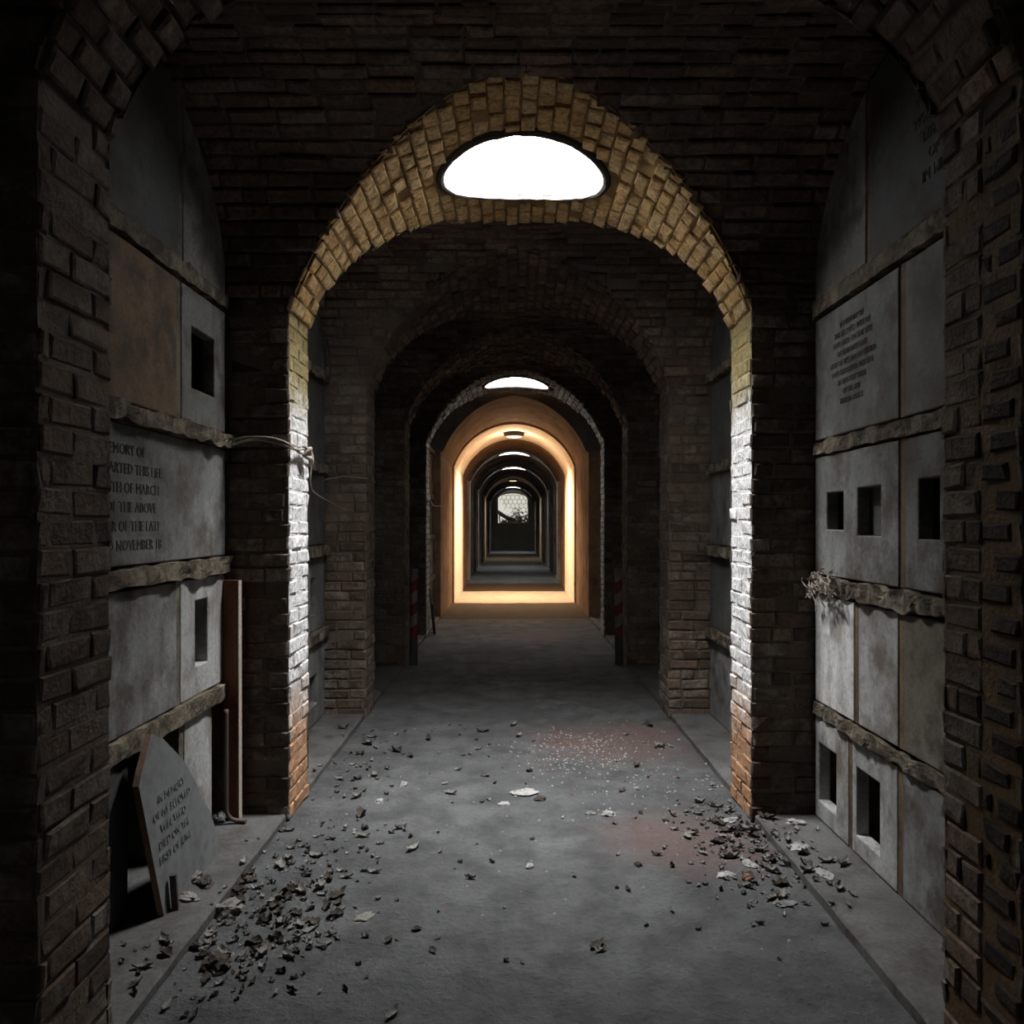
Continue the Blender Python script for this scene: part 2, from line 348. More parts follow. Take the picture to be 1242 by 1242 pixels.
def arch(i):
    a, b = ARCHES[i]; near = 2 <= i <= 6; lit = i in HOLES; plast = i == 8
    dr = .035 if plast else 0.0
    if i in ORD: root = thing('brick_arch', (0, (a+b)/2, 0), ORD[i], 'arch', 'arches along the corridor')
    else:
        root = bpy.data.objects.new('trim_%d' % (40+i), None); C.objects.link(root); root.location = (0, (a+b)/2, 0); struct(root)
    off = Vector((0, (a+b)/2, 0))
    wd, R = WD-dr, RC-dr
    hole = HOLES.get(i)
    # piers
    for sgn in (-1, 1):
        mb = MB(); mb.m = 0
        # solid core with arched haunch is closed by soffit and vault surfaces; the pier is a full block to the springing
        mb.box(min(sgn*wd, sgn*HW), max(sgn*wd, sgn*HW), a, b, 0, ZS+.06)
        if near and lit: mb.mi[3 if sgn < 0 else 5] = 3
        if near:
            jm = 2 if lit else 1
            mb.m = jm
            L = .215 if i != 2 else .235
            surf = lambda s, t: (Vector((sgn*wd, s, t)), Vector((-sgn, 0, 0)))
            rows = [(t0, t1, [(a+.002, b-.002)]) for t0, t1 in courses(0, ZS, .076)]
            if i == 2 and sgn > 0:      # sooty black bricks in ochre mortar along its near edge
                mb.m = 4; lay(mb, surf, [(t0, t1, [(a+.002, 2.03)]) for t0, t1, _ in rows], .20, joint=.032, h=(.005, .008), miss=.08, ch=.006)
                mb.m = jm; rows = [(t0, t1, [(2.04, b-.002)]) for t0, t1, _ in rows]
            lay(mb, surf, rows, L*.86, h=(.001, .009) if lit else (.002, .010), ch=.006, miss=.03 if lit else .02)
            mb.m = 1
            for yy, d in ((a, -1), (b, 1)):
                if d > 0 and i > 3: continue
                surf = lambda s, t: (Vector((sgn*s, yy, t)), Vector((0, d, 0)))
                rows = [(t0, t1, [(wd-.004, 1.53)]) for t0, t1 in courses(0, ZV, .076)]
                lay(mb, surf, rows, L, h=(.002, .012), miss=.03, ch=.006, header=.25)
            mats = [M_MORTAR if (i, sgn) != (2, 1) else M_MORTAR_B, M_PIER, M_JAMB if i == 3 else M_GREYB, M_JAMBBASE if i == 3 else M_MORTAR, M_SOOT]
        else:
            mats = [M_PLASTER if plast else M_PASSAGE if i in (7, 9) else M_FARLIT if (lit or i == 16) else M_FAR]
        o = mb.build('pier', mats, root); o.matrix_parent_inverse = Matrix.Translation(-off)
    # soffit
    mb = MB(); A = PI-2*TH0
    def pt(u, v):
        th = TH0 + A*u; x, z = R*math.cos(th), ZC+R*math.sin(th)
        y0, y1 = yr(i, z); y0 -= .014; y1 += .014; return (x, y0+(y1-y0)*v, z)
    sk = None
    if hole is not None: sk = lambda c: math.hypot(c.x-HX, (c.y-hole)/SHAFT_Y) < SHAFT_R+.005
    mb.grid(pt, 120 if hole is not None and near else 56, 60 if hole is not None and near else 24 if hole is not None else 4, sk)
    if near:
        mb.m = 1
        def surf(s, t):
            th = t/R; c, q = math.cos(th), math.sin(th)
            return Vector((R*c, s, ZC+R*q)), Vector((-c, 0, -q))
        rows = []
        for t0, t1 in courses(TH0*R, (PI-TH0)*R, .078):
            th = (t0+t1)/2/R; x, z = R*math.cos(th), ZC+R*math.sin(th); y0, y1 = yr(i, z)
            iv = [(y0-.01, y1+.01)]
            if hole is not None:
                dx = min(abs(R*math.cos(t0/R)-HX), abs(R*math.cos(t1/R)-HX), abs(x-HX)); rr = SHAFT_R+.035
                if dx < rr:
                    c = math.sqrt(rr*rr-dx*dx)*SHAFT_Y; iv = [(y0, hole-c), (hole+c, y1)]
            rows.append((t0, t1, iv))
        lay(mb, surf, rows, .125 if lit else .15, h=(.004, .026), miss=.05, ch=.008)
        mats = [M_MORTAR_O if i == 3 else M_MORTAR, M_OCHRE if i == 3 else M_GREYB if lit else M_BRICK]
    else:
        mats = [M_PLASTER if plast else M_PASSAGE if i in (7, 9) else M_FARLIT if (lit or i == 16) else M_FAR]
    o = mb.build('soffit', mats, root, smooth=False); o.matrix_parent_inverse = Matrix.Translation(-off)
    if plast:      # raised lip round the mouth of the plastered arch
        for yy in (a-.03, b):
            mb = MB(); pts = [(-wd, 0)] + [(-wd, z*ZS/8) for z in range(1, 8)] + [(R*math.cos(PI-TH0-A*k/40), ZC+R*math.sin(PI-TH0-A*k/40)) for k in range(41)] + [(wd, ZS*(7-z)/8) for z in range(0, 8)]
            vs = []; fs = []
            for (x, z) in pts:
                sc_ = 1.0+.035/max(.3, abs(x) if z < ZS else R); cz = z if z <= ZS else ZC+(z-ZC)*(1+.035/R)
                xo = x*(1+.035/WD)
                vs += [(x, yy, z), (x, yy+.03, z), (xo, yy+.03, cz), (xo, yy, cz)]
            for k in range(len(pts)-1):
                for q in range(4): fs.append((k*4+q, k*4+(q+1) % 4, k*4+4+(q+1) % 4, k*4+4+q))
            mb.add(vs, fs)
            o = mb.build('edge_moulding', M_PLASTER, root); o.matrix_parent_inverse = Matrix.Translation(-off)
for i in range(len(ARCHES)): arch(i)

def vault(k):
    y0, y1, ia, ib = BAYS[k]; yc, hf = (y0+y1)/2, (y1-y0)/2; near = .1 < y0 < 10.5
    mb = MB()
    def xi(z): return math.sqrt(max(0, RC*RC-(z-ZC)**2)) if z < ZC+RC and z > ZS else (WD if z <= ZS else 0)
    for sgn in (-1, 1):
        def pt(u, v):
            ph = PI*u; z = ZV+HV*math.sin(ph); x0 = min(WD, xi(z))-.016; return (sgn*(x0+(HW-x0)*v), yc-hf*math.cos(ph), z)
        mb.grid(pt, 64, 6)
    if near:
        # arc length table along the ellipse
        n = 200; tab = [0.0]
        for q in range(n):
            p0, p1 = PI*q/n, PI*(q+1)/n
            tab.append(tab[-1]+math.hypot(hf*(math.cos(p1)-math.cos(p0)), HV*(math.sin(p1)-math.sin(p0))))
        def phi(t):
            t = min(max(t, 0), tab[-1]-1e-6); lo, hi = 0, n
            while hi-lo > 1:
                m_ = (lo+hi)//2
                if tab[m_] <= t: lo = m_
                else: hi = m_
            return PI*(lo+(t-tab[lo])/(tab[lo+1]-tab[lo]))/n
        def surf(s, t):
            ph = phi(t); c, q = math.cos(ph), math.sin(ph)
            nn = Vector((0, c/hf, -q/HV)).normalized()
            return Vector((s, yc-hf*c, ZV+HV*q)), nn
        rows = []
        for t0, t1 in courses(0, tab[-1], .076):
            z0 = min(surf(0, t0)[0].z, surf(0, t1)[0].z); zz = surf(0, (t0+t1)/2)[0].z
            if zz >= ZC+RC: iv = [(-1.52, 1.52)]
            else:
                x0 = min(WD, xi(zz)); iv = [(-1.52, -x0+.004), (x0-.004, 1.52)]
            rows.append((t0, t1, iv))
        mb.m = 1
        lay(mb, surf, rows, .225, h=(.002, .022), miss=.035, header=.2)
    struct(mb.build('ceiling', [M_MORTAR if near else M_FAR, M_BRICK]))
for k in range(len(BAYS)): vault(k)

# floor, kerb slabs, outer walls, ends
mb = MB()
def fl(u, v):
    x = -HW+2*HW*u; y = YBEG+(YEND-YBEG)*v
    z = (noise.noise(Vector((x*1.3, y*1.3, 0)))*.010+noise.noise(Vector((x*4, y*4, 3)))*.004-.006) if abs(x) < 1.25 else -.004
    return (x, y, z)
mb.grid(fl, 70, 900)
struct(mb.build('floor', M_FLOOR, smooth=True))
KZ = .035
tn = 0
for (y0, y1, ia, ib) in BAYS:
    if y0 < .1 or y0 > 10.9: continue
    for sgn in (-1, 1):
        tn += 1; mb = MB()
        n = 14
        for q in range(n):
            ya, yb = y0+(y1-y0)*q/n, y0+(y1-y0)*(q+1)/n
        def kb(u, v):
            y = y0+(y1-y0)*u; e = 1.195+.006*noise.noise(Vector((y*6, sgn*3, 1)))
            if v < .2: return (sgn*e, y, -.01)
            if v < .4: return (sgn*(e+.002), y, KZ-.008)
            if v < .6: return (sgn*(e+.012), y, KZ)
            return (sgn*(e+.012+(HW-e-.012)*(v-.4)/.6), y, KZ+.004*noise.noise(Vector((y*3, v*5, sgn))))
        mb.grid(kb, 30, 10); struct(mb.build('trim_%d' % tn, M_KERB))
for name, sgn in (('wall_left', -1), ('wall_right', 1)):
    mb = MB(); x0, x1 = sorted((sgn*HW, sgn*(HW+.15))); mb.box(x0, x1, YBEG, YEND, -.05, 3.7)
    struct(mb.build(name, M_WALL))
mb = MB(); mb.box(-2, 2, YBEG-.2, YBEG, -.05, 3.8); struct(mb.build('wall_front', M_WALL))
# end wall with arched window opening
WX, WZ0, WZS, WZT = .90, 1.52, 2.98, 3.32
def wtop(x): return WZS+(WZT-WZS)*math.sqrt(max(0, 1-(x/WX)**2))
mb = MB()
xs = [-HW]+[-WX+2*WX*k/24 for k in range(25)]+[HW]
for k in range(len(xs)-1):
    a, b = xs[k], xs[k+1]
    if k in (0, len(xs)-2): mb.box(a, b, YEND, YEND+.3, -.05, 3.8)
    else:
        mb.box(a, b, YEND, YEND+.3, -.05, WZ0)
        za, zb = wtop(a), wtop(b)
        mb.add([(a,YEND,za),(b,YEND,zb),(b,YEND+.3,zb),(a,YEND+.3,za),(a,YEND,3.8),(b,YEND,3.8),(b,YEND+.3,3.8),(a,YEND+.3,3.8)],
               [(3,2,1,0),(4,5,6,7),(0,1,5,4),(1,2,6,5),(2,3,7,6),(3,0,4,7)])
struct(mb.build('wall_end', plain_mat('olive_end_wall', (.16, .15, .12), (.22, .20, .165), 4, kind='world')))
win = thing('window_1', (0, YEND+.1, WZ0), 'arched end window with hexagonal lead lattice', 'window'); struct(win)
del win['label'], win['category']
mb = MB(); yw = .02
vs = [(x, yw, wtop(x)-WZ0) for x in xs[1:-1]]; n = len(vs)
mb.add([(x, yw, 0) for x in xs[1:-1]]+vs, [(k, k+1, n+k+1, n+k) for k in range(n-1)])
mb.build('glass', M_GLASS, win)
mb = MB(); path = [(-WX+.02, 0, 0)]+[(x*.98, 0, wtop(x)-WZ0-.02) for x in xs[1:-1]]+[(WX-.02, 0, 0), (-WX+.02, 0, 0)]
mb.tube(path, .03, 6); mb.tube([(-WX, -.1, .0), (WX, -.1, .0)], .04, 6); mb.build('frame', M_WPAINT, win)
mb = MB(); hw_, hh = .125, .20
for r in range(9):
    for c in range(-4, 5):
        cx = c*2*hw_+(hw_ if r % 2 else 0); cz = .05+r*hh*1.5*.98/1.2
        if cx+.9*cz*.6-.1 < -.05 and not (r < 4 and cx > -.2): continue
        pts = [(cx, cz+hh*.83), (cx+hw_, cz+hh*.42), (cx+hw_, cz-hh*.42), (cx, cz-hh*.83)]
        ok = [abs(px) < WX-.02 and 0 < pz < wtop(px)-WZ0-.02 for px, pz in pts]
        for q in range(3):
            if ok[q] and ok[q+1]: mb.tube([(pts[q][0], 0, pts[q][1]), (pts[q+1][0], 0, pts[q+1][1])], .011, 5)
mb.build('lattice', M_LEAD, win)

# ------------------------------------------------------------------ skylight shafts
SKL = {3: 'largest and nearest round skylight, white shaft in the ochre arch overhead', 6: 'second skylight, white sliver over the grey-edged arch',
       10: 'third skylight, thin white streak just beyond the orange arch', 13: 'fourth skylight streak, above the middle far arch',
       19: 'fifth and farthest skylight streak above the end window', 0: 'round skylight behind the camera'}
for i, hy in HOLES.items():
    root = thing('skylight', (HX, hy, 3.4), SKL[i], 'skylight', 'round skylights in the arches')
    R = RC; n = 64
    mb = MB(); ring = []
    for k in range(n):
        a = 2*PI*k/n; x = SHAFT_R*math.cos(a); y = SHAFT_R*SHAFT_Y*math.sin(a)
        z = ZC+math.sqrt(R*R-(x+HX)**2)-3.4
        wob = 1+.012*noise.noise(Vector((math.cos(a)*3, math.sin(a)*3, i)))
        ring.append((x*wob, y*wob, z-.012))
    vs = list(ring); H = SHAFT_H
    for q in range(1, 13):
        vs += [(x, y, z+(H-z)*q/12) for x, y, z in ring]
    fs = [(q*n+k, q*n+(k+1) % n, (q+1)*n+(k+1) % n, (q+1)*n+k) for q in range(12) for k in range(n)]
    mb.add(vs, fs); mb.build('shaft_lining', M_WHITE, root, smooth=True)
    mb = MB(); vs = []; prof = ((0, -.012), (.0, -.024), (.015, -.027), (.034, -.018), (.05, .02))
    for k in range(n):
        a = 2*PI*k/n; rx, ry = ring[k][0], ring[k][1]; rr = math.hypot(rx, ry)
        for dr, dz in prof:
            x, y = rx*(rr+dr)/rr, ry*(rr+dr)/rr
            vs.append((x, y, ZC+math.sqrt(R*R-(x+HX)**2)-3.4+dz+.006*noise.noise(Vector((x*20, y*20, 2)))))
    m = len(prof)
    mb.add(vs, [(k*m+q, ((k+1) % n)*m+q, ((k+1) % n)*m+q+1, k*m+q+1) for k in range(n) for q in range(m-1)])
    mb.build('rim', M_RIM, root)

# ------------------------------------------------------------------ burial wall: tablets, ledges, dividers
def vz(bay, y):
    y0, y1 = bay[0], bay[1]; yc, hf = (y0+y1)/2, (y1-y0)/2
    return ZV+HV*math.sqrt(max(0, 1-((y-yc)/hf)**2))
def tablet(sgn, X, y0, y1, z0, z1, m, label, holes=(), top=None, th=.06, text=None, name='memorial_tablet', group='memorial tablets', tsize=.05, tpos=None, tilt=0):
    """marble closing tablet standing in the plane |x| = X, front to the corridor"""
    yc = (y0+y1)/2; root = thing(name, (sgn*X, yc, z0), label, 'tablet', group)
    mb = MB()
    ys = sorted({y0, y1} | {v for h in holes for v in h[:2]} | ({y0+(y1-y0)*k/16 for k in range(17)} if top else set()))
    zs = sorted({z0, z1} | {v for h in holes for v in h[2:4]})
    def filled(a, b):
        if a < 0 or b < 0 or a >= len(ys)-1 or b >= len(zs)-1: return False
        c, d = (ys[a]+ys[a+1])/2, (zs[b]+zs[b+1])/2
        return not any(h[0] < c < h[1] and h[2] < d < h[3] for h in holes)
    idx = {}; verts = []; faces = []
    def V(a, b, s):
        k = (a, b, s)
        if k not in idx:
            z = zs[b]
            if top and b == len(zs)-1: z = max(zs[b-1]+.01, top(ys[a]))
            idx[k] = len(verts); verts.append((sgn*th*s, ys[a]-yc, z-z0))
        return idx[k]
    for a in range(len(ys)-1):
        for b in range(len(zs)-1):
            if not filled(a, b): continue
            faces.append((V(a,b,0), V(a+1,b,0), V(a+1,b+1,0), V(a,b+1,0)))
            faces.append((V(a,b+1,1), V(a+1,b+1,1), V(a+1,b,1), V(a,b,1)))
            for (da, db, e) in ((-1,0,((a,b),(a,b+1))), (1,0,((a+1,b+1),(a+1,b))), (0,-1,((a+1,b),(a,b))), (0,1,((a,b+1),(a+1,b+1)))):
                if not filled(a+da, b+db):
                    (p, q), (r, s) = e; faces.append((V(p,q,0), V(r,s,0), V(r,s,1), V(p,q,1)))
    mb.add(verts, faces); mb.build('slab', m, root, bevel=.006)
    if text:
        inscription(root, text, tsize, sgn, tpos or (0, (z1-z0)*.78))
    return root
def text_mesh(lines, size, align='CENTER'):
    cu = bpy.data.curves.new('inscription_curve', 'FONT'); cu.body = '\n'.join(lines); cu.size = size; cu.align_x = align
    cu.extrude = .0012; cu.space_line = 1.25; cu.resolution_u = 2
    o = bpy.data.objects.new('tmp_text', cu); C.objects.link(o); bpy.context.view_layer.update()
    dg = bpy.context.evaluated_depsgraph_get(); me = bpy.data.meshes.new_from_object(o.evaluated_get(dg))
    bpy.data.objects.remove(o); me.materials.clear(); me.materials.append(M_INK); return me
def inscription(root, lines, size, sgn, pos):
    o = link('inscription', text_mesh(lines, size), root)
    o.location = (-sgn*.0015, pos[0], pos[1])
    o.rotation_euler = (PI/2, 0, PI/2 if sgn < 0 else -PI/2)
    return o
def rough_box(name, mt, x0, x1, y0, y1, z0, z1, seg, jit, seed, parent=None):
    mb = MB(); cx, cyy, cz = (x0+x1)/2, (y0+y1)/2, (z0+z1)/2
    nx, nz = 4, 4
    ring = [(i/nx, 0) for i in range(nx)]+[(1, j/nz) for j in range(nz)]+[(1-i/nx, 1) for i in range(nx)]+[(0, 1-j/nz) for j in range(nz)]
    vs = []; fs = []; n = len(ring)
    for k in range(seg+1):
        y = y0+(y1-y0)*k/seg
        for (u, v) in ring:
            p = Vector((x0+(x1-x0)*u, y, z0+(z1-z0)*v)); q = p*9+Vector((seed*7.1, seed*3.3, seed))
            d = Vector((noise.noise(q), 0, noise.noise(q+Vector((9, 4, 1)))))*jit + Vector((noise.noise(q*3.1), 0, noise.noise(q*3.1+Vector((5, 5, 5)))))*jit*.5
            vs.append(p+d-Vector((cx, cyy, cz)))
    for k in range(seg):
        for q in range(n): fs.append((k*n+q, k*n+(q+1) % n, (k+1)*n+(q+1) % n, (k+1)*n+q))
    fs += [tuple(range(n-1, -1, -1)), tuple(seg*n+q for q in range(n))]
    mb.add(vs, fs); o = mb.build(name, mt, parent); o.location = (cx, cyy, cz); return o
def ledge(sgn, X, y0, y1, z0, z1, label, seed, out=.02, jit=.014, m=None):
    x0, x1 = sorted((sgn*(X-out), sgn*(HW-.02)))
    o = rough_box('stone_ledge', m or M_LEDGE, x0, x1, y0, y1, z0, z1, max(6, int((y1-y0)*28)), jit, seed)
    return tag(o, label, 'ledge', 'stone ledges between the burial niches')
def divider(mb, sgn, X, y, z0, z1, wdt=.05):
    x0, x1 = sorted((sgn*(X+.005), sgn*(HW-.02))); mb.box(x0, x1, y-wdt/2, y+wdt/2, z0, z1)
XW = 1.50
B0 = [b for b in BAYS if abs(b[0]-2.215) < .01][0]
Y0, Y1 = B0[0]+.02, B0[1]-.025
lun = lambda y: vz(B0, y)-.03
# --- left wall of the near bay
L = -1
dv = MB()
for y, z0, z1 in ((3.445, 2.68, 3.43), (3.425, 1.98, 2.60), (3.42, .725, 1.27), (3.455, KZ, .64)): divider(dv, L, XW, y, z0, z1, .045)
struct(dv.build('trim_30', M_MOSS))
tablet(L, XW, Y0, 3.42, 2.68, 3.2, M_SLATE, 'large dark blank tablet filling most of the left lunette', top=lun)
tablet(L, XW, 3.47, Y1, 2.68, 3.2, M_GREY, 'narrow grey curved-top tablet at the right end of the left lunette', top=lun)
tablet(L, XW, Y0, 3.40, 1.98, 2.59, M_RUST, 'rust brown stained stone panel on left wall above the inscribed tablet')
tablet(L, XW, 3.45, Y1, 1.98, 2.59, M_GREY, 'grey tablet with square dark hole above left inscribed tablet', holes=[(3.56, 3.83, 2.14, 2.42)])
tablet(L, XW, Y0, Y1, 1.36, 1.895, M_GREY, 'wide grey tablet with rows of dark lettering on left wall', tsize=.058, tpos=(-.2, .42),
       text=['IN MEMORY OF', 'WHO DEPARTED THIS LIFE', 'ON THE 4TH OF MARCH', 'RELICT OF THE ABOVE', 'DAUGHTER OF THE LATE', 'WHO DIED NOVEMBER 18'])
tablet(L, XW, Y0, 3.40, .725, 1.265, M_GREY, 'plain pale grey tablet below the wide inscribed tablet on left wall')
tablet(L, XW, 3.44, 3.965, .725, 1.265, M_MID, 'pale tablet with tall narrow slot beside the red-brown post', holes=[(3.60, 3.745, .86, 1.164)])
tablet(L, XW, Y0, 2.97, KZ+.005, .635, M_SLATE, 'dark lowest tablet behind the leaning broken slab')
tablet(L, XW, 3.48, 3.80, KZ+.005, .635, M_MID, 'small pale lowest tablet to the right of the leaning slab')
ledge(L, XW, Y0, Y1, 2.60, 2.67, 'top ledge on left wall, under the curved lunette tablets', 1)
ledge(L, XW, Y0, Y1+.01, 1.90, 1.97, 'ragged ledge on left wall with rope tied from its end', 2, .045, .02)
ledge(L, XW, Y0, Y1+.01, 1.275, 1.35, 'dark broken ledge on left wall, directly under wide inscribed tablet', 3, .03, .018)
ledge(L, XW, Y0, 3.965, .645, .72, 'lowest pale ledge on left wall, just above leaning slab', 4, .025)
# --- right wall of the near bay
R_ = 1
dv = MB()
for y, z0, z1 in ((3.385, 2.65, 3.45), (3.09, 1.94, 2.55), (3.09, 1.265, 1.86), (3.505, .625, 1.165), (3.10, .625, 1.165), (3.565, KZ, .55), (3.11, KZ, .55)):
    divider(dv, R_, XW, y, z0, z1, .04)
struct(dv.build('trim_31', M_RUST))
tablet(R_, XW, 3.41, Y1, 2.65, 3.2, M_GREY, 'narrow streaked curved-top tablet in right lunette nearest the white jamb', top=lun)
tablet(R_, XW, Y0, 3.36, 2.65, 3.2, M_SLATE, 'large dark curved-top tablet with slanting rows of letters in right lunette', top=lun, tsize=.06, tpos=(-.10, .52),
       text=['SACRED', 'TO THE MEMORY OF', 'WHO DEPARTED THIS', 'LIFE ON THE 7TH', 'OF SEPTEMBER', 'IN HIS 63RD YEAR'])
tablet(R_, XW, 3.12, Y1, 1.94, 2.545, M_GREY, 'grey tablet densely covered with small lettering on right wall', tsize=.036, tpos=(0, .50),
       text=['IN MEMORY OF', 'THE BELOVED WIFE OF', 'WHO DIED ON THE 9TH', 'OF FEBRUARY 1848', 'ALSO OF THE ABOVE NAMED', 'WHO DEPARTED THIS LIFE', 'IN THE 71ST YEAR', 'OF HIS AGE', 'REST IN PEACE'])
tablet(R_, XW, Y0, 3.065, 1.94, 2.545, M_GREY, 'plain dull grey tablet beside the densely lettered right tablet')
tablet(R_, XW, 3.12, Y1, 1.265, 1.855, M_GREY, 'streaked tablet with two square openings on right wall', holes=[(3.64, 3.83, 1.49, 1.67), (3.27, 3.49, 1.466, 1.68)])
tablet(R_, XW, Y0, 3.065, 1.265, 1.855, M_GREY, 'tablet with one tall black opening at the dark right edge', holes=[(2.82, 2.965, 1.46, 1.69)])
tablet(R_, XW, 3.53, Y1, .625, 1.165, M_PALE, 'brightest plain white tablet on right wall beside the brick pier')
tablet(R_, XW, 3.125, 3.48, .625, 1.165, M_MID, 'middle plain tablet with rusty edge, between white and mossy tablets')
tablet(R_, XW, Y0, 3.075, .625, 1.165, M_MOSS, 'mossy dark brown tablet on right wall')
tablet(R_, XW, 3.585, Y1, KZ+.005, .545, M_MID, 'lowest right tablet with square black opening beside the pier', holes=[(3.72, 3.93, .13, .42)])
tablet(R_, XW, 3.13, 3.545, KZ+.005, .545, M_MID, 'lowest right tablet with black opening, second from the pier', holes=[(3.28, 3.50, .125, .43)])
tablet(R_, XW, Y0, 3.085, KZ+.005, .545, M_GREY, 'plain lowest tablet at the dark near end of right wall')
o = rough_box('slate_infill', M_SLATE, 1.562, 1.59, 3.262, 3.498, 1.46, 1.685, 6, .001, 5); tag(o, 'dark slate filling the nearer square opening on right wall', 'slate')
ledge(R_, XW, Y0, Y1, 2.56, 2.64, 'top ledge on right wall, under the curved lunette tablets', 6)
ledge(R_, XW, Y0, Y1, 1.865, 1.93, 'rusty yellowish ledge on right wall under lettered tablet', 7, .012)
ledge(R_, XW, Y0, Y1, 1.175, 1.255, 'crumbling ledge with tangled roots, above white tablet on right wall', 8, .02, .022)
ledge(R_, XW, Y0, Y1, .555, .615, 'lowest crumbling ledge on right wall, above square openings', 9, .015, .02)
# --- far ends of the next bay's walls, seen past the white jambs
B1 = [b for b in BAYS if abs(b[0]-4.37) < .01][0]; YA, YB = B1[0]+.02, B1[1]-.02
for sgn, sd in ((-1, 'left'), (1, 'right')):
    lun1 = lambda y: vz(B1, y)-.03
    tablet(sgn, XW, YA, YB, 2.68, 3.2, M_SLATE, 'dark curved-top tablet high up behind the %s white jamb' % sd, top=lun1)
    tablet(sgn, XW, YA, YB, 1.98, 2.59, M_SLATE, 'dark plain tablet behind the %s white jamb, below the lunette' % sd)
    tablet(sgn, XW, YA, YB, 1.36, 1.895, M_SLATE if sgn < 0 else M_GREY, 'half-hidden %s tablet behind the %s white jamb, at eye height' % ('dark' if sgn < 0 else 'grey', sd))
    if sgn < 0:
        tablet(sgn, XW, YA, YB, .725, 1.265, M_GREY, 'tablet with slot, glimpsed low behind left white jamb', holes=[(5.66, 5.80, .85, 1.12)])
        tablet(sgn, XW, YA, YB, KZ+.005, .635, M_GREY, 'lowest tablet with square hole behind left white jamb', holes=[(5.64, 5.86, .18, .40)])
    else:
        tablet(sgn, XW, YA, YB, .725, 1.265, M_SLATE, 'dark tablet glimpsed behind right white jamb below eye height')
        tablet(sgn, XW, YA, YB, KZ+.005, .635, M_GREY, 'lowest grey tablet glimpsed behind right white jamb')
    for q, (z0, z1, nm) in enumerate(((2.60, 2.67, 'top'), (1.90, 1.97, 'upper middle'), (1.275, 1.35, 'lower middle'), (.645, .72, 'lowest'))):
        ledge(sgn, XW, YA, YB, z0, z1, '%s ledge glimpsed behind the %s white jamb' % (nm, sd), 11+q+sgn*5, .04)
# --- shallow tablets past the second skylight arch, left side
BD = [b for b in BAYS if abs(b[0]-10.78) < .01][0]; XD = 1.30
for z0, z1, m, lb, hs in ((1.98, 2.59, M_RUST, 'brown tablet beyond the second skylight, upper left', ()), (1.36, 1.895, M_SLATE, 'dark tablet beyond the second skylight at eye height', ()),
                       (.725, 1.265, M_GREY, 'grey slotted tablet beyond the second skylight', [(11.75, 11.95, .85, 1.15)]), (.0, .635, M_GREY, 'lowest tablet behind boards beyond the second skylight', ())):
    tablet(L, XD, BD[0]+.02, BD[1]-.02, z0, z1, m, lb, holes=hs, group='tablets beyond the second skylight')
for q, (z0, z1, nm) in enumerate(((2.60, 2.67, 'top'), (1.90, 1.97, 'upper'), (1.275, 1.35, 'middle'), (.645, .72, 'lower'))):
    ledge(L, XD, BD[0]+.02, BD[1]-.02, z0, z1, '%s ledge on the wall beyond the second skylight' % nm, 31+q, .04)

# ------------------------------------------------------------------ things standing and lying about
# broken memorial slab leaning on the left wall
OUT = [(2.955,.035),(3.50,.035),(3.54,.05),(3.48,.19),(3.455,.25),(3.37,.335),(3.34,.41),(3.23,.545),(3.07,.675),(2.98,.718),(2.877,.60),(2.85,.56)]
def lean(z): return CAMX-1.313-.085*z
yc = 3.2
slab = thing('broken_memorial_slab', (lean(KZ), yc, KZ), 'broken pointed grey slab with faint lettering, leaning against the left wall', 'slab')
mb = MB(); n = len(OUT); TH = .024
fr = [(lean(z)-lean(KZ), y-yc, z-KZ) for y, z in OUT]
mb.add(fr+[(x-TH, y, z) for x, y, z in fr], [tuple(range(n)), tuple(range(2*n-1, n-1, -1))])
mb.m = 1
mb.add(fr+[(x-TH, y, z) for x, y, z in fr], [(k, k+n, (k+1) % n+n, (k+1) % n) for k in range(n)])
mb.build('body', [M_SLAB, M_SLABEDGE], slab)
o = link('inscription', text_mesh(['IN MEMORY', 'OF MY BELOVED', 'WIFE WHO', 'DIED ON THE', 'FIRST OF JUNE'], .045, 'CENTER'), slab)
o.data.materials[0] = M_FAINT
o.location = (lean(.45)-lean(KZ)+.002, -.10, .45-KZ); o.rotation_euler = (PI/2-math.atan(.085), 0, PI/2)
mb = MB(); mb.box(-.012, .012, -.012, .012, 0, .135)
o = mb.build('wooden_peg', M_DARKWOOD, bevel=.002); o.location = (lean(.05)+.022, 3.01, KZ); o.rotation_euler = (0, math.radians(-4), .2)
tag(o, 'short dark peg standing at the foot of the leaning slab', 'peg')

# red-brown timber post
pb = thing('timber_post', (-1.445, 3.93, KZ), 'red-brown timber post propped upright against the left brick pier', 'post', rot=(math.radians(-.6), math.radians(-.5), math.radians(-13)))
mb = MB(); mb.box(-.044, .038, -.014, .014, 0, 1.20); mb.build('shaft', M_WOOD, pb, bevel=.003)
mb = MB(); mb.box(.0385, .043, -.0135, .0135, .002, 1.199); o = mb.build('pale_edge', M_WOODEDGE, pb); o['label'] = 'narrow edge painted pale as if catching light'  # pale strip paints the skylight caught by the narrow side
# bent metal strap at the niche end
mb = MB(); P = [(-1.455, 3.865, .60-.02*k) for k in range(26)]+[(-1.447, 3.868, .075), (-1.43, 3.872, .055), (-1.405, 3.876, .047), (-1.36, 3.87, .047)]
mb.tube([Vector(p)-Vector((-1.455, 3.865, KZ)) for p in P], .011, 8)
o = mb.build('iron_pipe', M_IRON, smooth=True); o.location = (-1.455, 3.865, KZ); tag(o, 'thin rusty pipe bent outward at the floor, left of the timber post', 'pipe')

